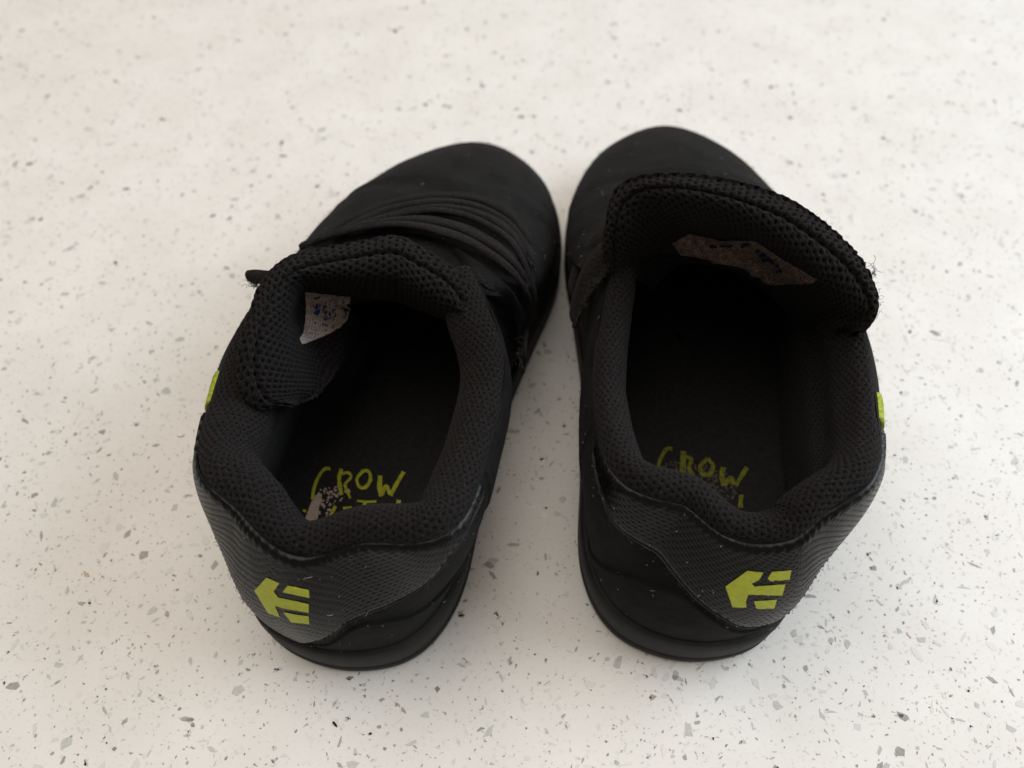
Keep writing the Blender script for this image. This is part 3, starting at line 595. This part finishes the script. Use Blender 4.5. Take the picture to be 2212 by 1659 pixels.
lace([(1141, 512, 4), (1094, 458), (1030, 430), (960, 424), (890, 431), (820, 450), (765, 476), (718, 506)], [(1141, 572, 4), (1095, 500), (1033, 463), (962, 450), (893, 455), (826, 472), (770, 498), (724, 526)], .08, .16, 50)
lace([(1142, 578, 4), (1100, 508), (1040, 470), (965, 456), (895, 462), (825, 482), (760, 508), (694, 533)], [(1142, 632, 4), (1100, 556), (1030, 502), (955, 480), (888, 482), (815, 500), (750, 524), (686, 550)], .14, .30, 52)
lace([(1143, 640, 4.2), (1100, 570), (1025, 513), (950, 489), (880, 487), (800, 500), (720, 520), (665, 543)], [(1142, 698, 4.2), (1096, 625), (1020, 563), (945, 532), (865, 515), (795, 520), (720, 538), (665, 560)], .20, .36, 54)
# eyestay with its frayed cut edge beside the collar
es = ribbon(L, "eyestay", lines(L, [(1132, 806, 4.0), (1136, 745), (1128, 690), (1098, 638), (1044, 588), (985, 548)], .16), lines(L, [(1122, 804, 4.1), (1115, 766), (1099, 704), (1075, 660), (1032, 630), (985, 596)], .20), .12, M_nubuck, rib=0, crown=.03)
es2 = ribbon(R, "eyestay", [at(*p) for p in [(1236, 706, 4.3), (1248, 660, 4.7), (1254, 625, 5.0), (1264, 592, 5.3), (1282, 560, 5.6), (1304, 536, 5.9)]], [at(*p) for p in [(1243, 710, 4.3), (1268, 657, 4.8), (1284, 628, 5.1), (1298, 608, 5.3), (1308, 590, 5.5), (1314, 570, 5.7)]], .09, M_worn_edge, rib=0, crown=.03)
ribbon(R, "lace", [at(*p) for p in [(1236, 668, 4.0), (1246, 618, 4.4), (1262, 575, 4.8), (1290, 535, 5.2), (1330, 500, 5.4)]], [at(*p) for p in [(1239, 700, 4.0), (1254, 650, 4.4), (1274, 604, 4.8), (1300, 566, 5.2), (1335, 535, 5.4)]], .10, M_elastic)
ribbon(R, "lace", [at(*p) for p in [(1234, 600, 3.5), (1246, 562, 3.9), (1264, 530, 4.3), (1290, 500, 4.7), (1330, 470, 5.0)]], [at(*p) for p in [(1236, 640, 3.5), (1249, 600, 3.9), (1270, 562, 4.3), (1296, 530, 4.7), (1335, 500, 5.0)]], .10, M_elastic)
# little tab sticking out at the side of the pushed-in tongue
ribbon(L, "pull_tab", [at(*p) for p in [(600, 585, 5.6), (575, 584, 5.5), (552, 582, 5.4), (534, 584, 5.3)]], [at(*p) for p in [(590, 612, 5.4), (570, 612, 5.3), (550, 614, 5.2), (534, 606, 5.2)]], .05, M_elastic, nu=60)

threads(L, "fray", lines(L, [(1132, 806, 4.0), (1121, 766), (1100, 704), (1075, 660), (1034, 631), (985, 598)], .27), 220, .08, M_fray, es, 1)
threads(R, "fray", [at(*p) for p in [(1240, 706, 4.45), (1262, 655, 4.9), (1278, 622, 5.25), (1297, 600, 5.5), (1312, 570, 5.8)]], 160, .08, M_fray, es2, 2)
threads(L, "loose_thread", [at(*p) for p in [(1022, 690, 5.2), (1010, 694, 5.2), (1030, 682, 5.3)]], 30, .12, M_thread, tL, 3, .03, .006)
threads(L, "loose_thread", [at(*p) for p in [(538, 612, 5.2), (548, 616, 5.2), (560, 622, 5.3)]], 40, .13, M_fray, tL, 4, .03, .005)
threads(R, "loose_thread", [at(*p) for p in [(1884, 600, 6.5), (1888, 585, 6.6), (1880, 570, 6.7)]], 26, .11, M_thread, tR, 5, .03, .005)
threads(R, "fuzz", [at(*p) for p in BR[1:-1]], 260, .07, M_thread, tR, 6, .02, .0035)
threads(L, "fuzz", [at(*p) for p in BL[1:-2]], 220, .07, M_thread, tL, 7, .02, .0035)

# lime embroidery on the outer sides, and a grey chevron print under it
def petal(s, t0, t1, v1, deep, th):
    return s.patch("embroidered_logo", t0, t1, lambda t: v1-.02-deep*math.sin(math.pi*min(1, max(0, (t-t0)/(t1-t0))))**.7, lambda t: v1, th, M_limethread, 60, 30, edge=.05, disp=lambda x, y: .014*np.sin((x*.8+y*.6)*2*np.pi/.05+1.5*vnoise(x*9, y*9, 2)))
petal(L, 16.93, 17.24, .97, .36, .035)
petal(R, 17.0, 17.26, .97, .36, .05)
def side_patch(s, name, t0, t1, v0, v1, th, mat_, disp=None):
    return s.patch(name, t0, t1, lambda t: v0, lambda t: v1, th, mat_, 70, 40, edge=.05, disp=disp)
for s_, t0, t1 in ((L, 17.32, 17.85), (R, 17.34, 17.8)):
    side_patch(s_, "side_print", t0, t1, .5, .95, .05, M_leather, lambda x, y: .02*np.sign(np.sin((x+.5*np.abs(((y*2) % 1)-.5))*2*np.pi/.26)))

# lint and dust
def lint(s, seed, n):
    r = np.random.default_rng(seed); b = MB()
    for i in range(n):
        t = r.uniform(0, 20); v = r.uniform(.1, .98); P = s.S(np.array([t]), np.array([v]))[0]; nn = s.N(np.array([t]), np.array([v]))[0]
        d = r.normal(0, 1, 3); d -= nn*(d @ nn); d /= np.linalg.norm(d); L_ = r.uniform(.012, .05) if r.uniform() < .85 else r.uniform(.05, .16)
        off_ = .13 if (t < 3 or t > 17) else .03
        b.tube([P+nn*off_, P+nn*(off_+.015)+d*L_*.5, P+nn*off_+d*L_], r.uniform(.003, .006), 3)
    b.build("lint", M_lint, s.e, s.root, kind="stuff")
lint(L, 21, 200); lint(R, 22, 200)
def nap(s, seed, n):                               # the short pile of the nubuck
    r = np.random.default_rng(seed); t = r.uniform(0, 20, n); v = r.uniform(.04, .98, n); ok = ~((v > .3) & ((t < 2.4) | (t > 17.4))); t, v = t[ok], v[ok]
    P = s.S(t, v); Nn = s.N(t, v); d = r.normal(0, 1, P.shape); d -= Nn*np.sum(d*Nn, 1, keepdims=True)*.6; d /= np.linalg.norm(d, axis=1, keepdims=True)
    side = np.cross(d, Nn); side /= np.linalg.norm(side, axis=1, keepdims=True)+1e-9; L_ = r.uniform(.02, .06, (len(t), 1)); w_ = .0045
    base = P+Nn*np.where((t[:, None] < 5.6), .055, .02)
    V = np.stack([base-side*w_, base+side*w_, base+d*L_+Nn*.018], 1); F = np.arange(len(t)*3).reshape(-1, 3)
    link("nap", V, F.tolist(), M_nap, s.e, s.root, kind="stuff", smooth=False)
M_nap = mat("nubuck_pile", (0.022, 0.021, 0.021), 0.9, 0.05, 0.6, 150)
nap(L, 41, 16000); nap(R, 42, 16000)
def collar_fuzz(s, seed):
    r = np.random.default_rng(seed); b = MB(); k = np.arange(80); P = s.W(s.C); cen = s.W(np.array([4.6, 0, 0.0]))
    for i in range(900):
        t = r.uniform(-5.5, 6.0) % 20; q = loop(P, np.array([t]))[0]; inw_ = cen-q; inw_[2] = 0; inw_ /= np.linalg.norm(inw_)
        a = q+inw_*r.uniform(.05, 1.0)+np.array([0, 0, 2.0]); h = s.lining.ray_cast(Vector(a), Vector((0, 0, -1)))
        if h[0] is None or h[0].z < 3.6: continue
        h0 = np.array(h[0]); n = np.array(h[1]); n *= 1 if n[2] > 0 else -1; L_ = r.uniform(.02, .08); d = r.normal(0, 1, 3); d /= np.linalg.norm(d)
        b.tube([h0-n*.005, h0+n*.012+d*L_*.4, h0+n*.016+d*L_*.9], .0035, 3)
    b.build("fuzz", M_fray, s.e, s.root, kind="stuff")
collar_fuzz(L, 31); collar_fuzz(R, 32)
for s_, t0, t1 in ((L, 2.45, 5.5), (R, 2.5, 5.1)):      # quarter panel on the inner side, seam towards the toe
    qp, _ = s_.patch("quarter_panel", t0, t1, lambda t: .01, lambda t: .975, .045, M_nubuck, 160, 60, edge=.06)
    b = MB()
    for i in range(26):
        v = np.array([.06+i*.034, .06+i*.034+.012, .06+i*.034+.022]); tt = np.full(3, t1-.05); b.tube(s_.S(tt, v)+s_.N(tt, v)*np.array([.045, .062, .045])[:, None], .011, 4)
    b.build("stitching", M_thread, qp, s_.root, kind="stuff")
# a white crumb on the counter
bm = bmesh.new(); bmesh.ops.create_icosphere(bm, subdivisions=2, radius=1.0)
for v in bm.verts: v.co = Vector((v.co.x*.0011*(1+.3*v.co.y), v.co.y*.0006, max(v.co.z, -.3)*.0004+.00012))
me = bpy.data.meshes.new("crumb"); bm.to_mesh(me); bm.free(); me.materials.append(mat("white_crumb", (.8, .78, .76), .4, .5, .05))
o = bpy.data.objects.new("crumb", me); COL.objects.link(o); p = at(390, 941, 0); o.location = (p[0]*CM, p[1]*CM, 0.0001)
o["label"] = "tiny white crumb on the countertop beside the left shoe"; o["category"] = "crumb"
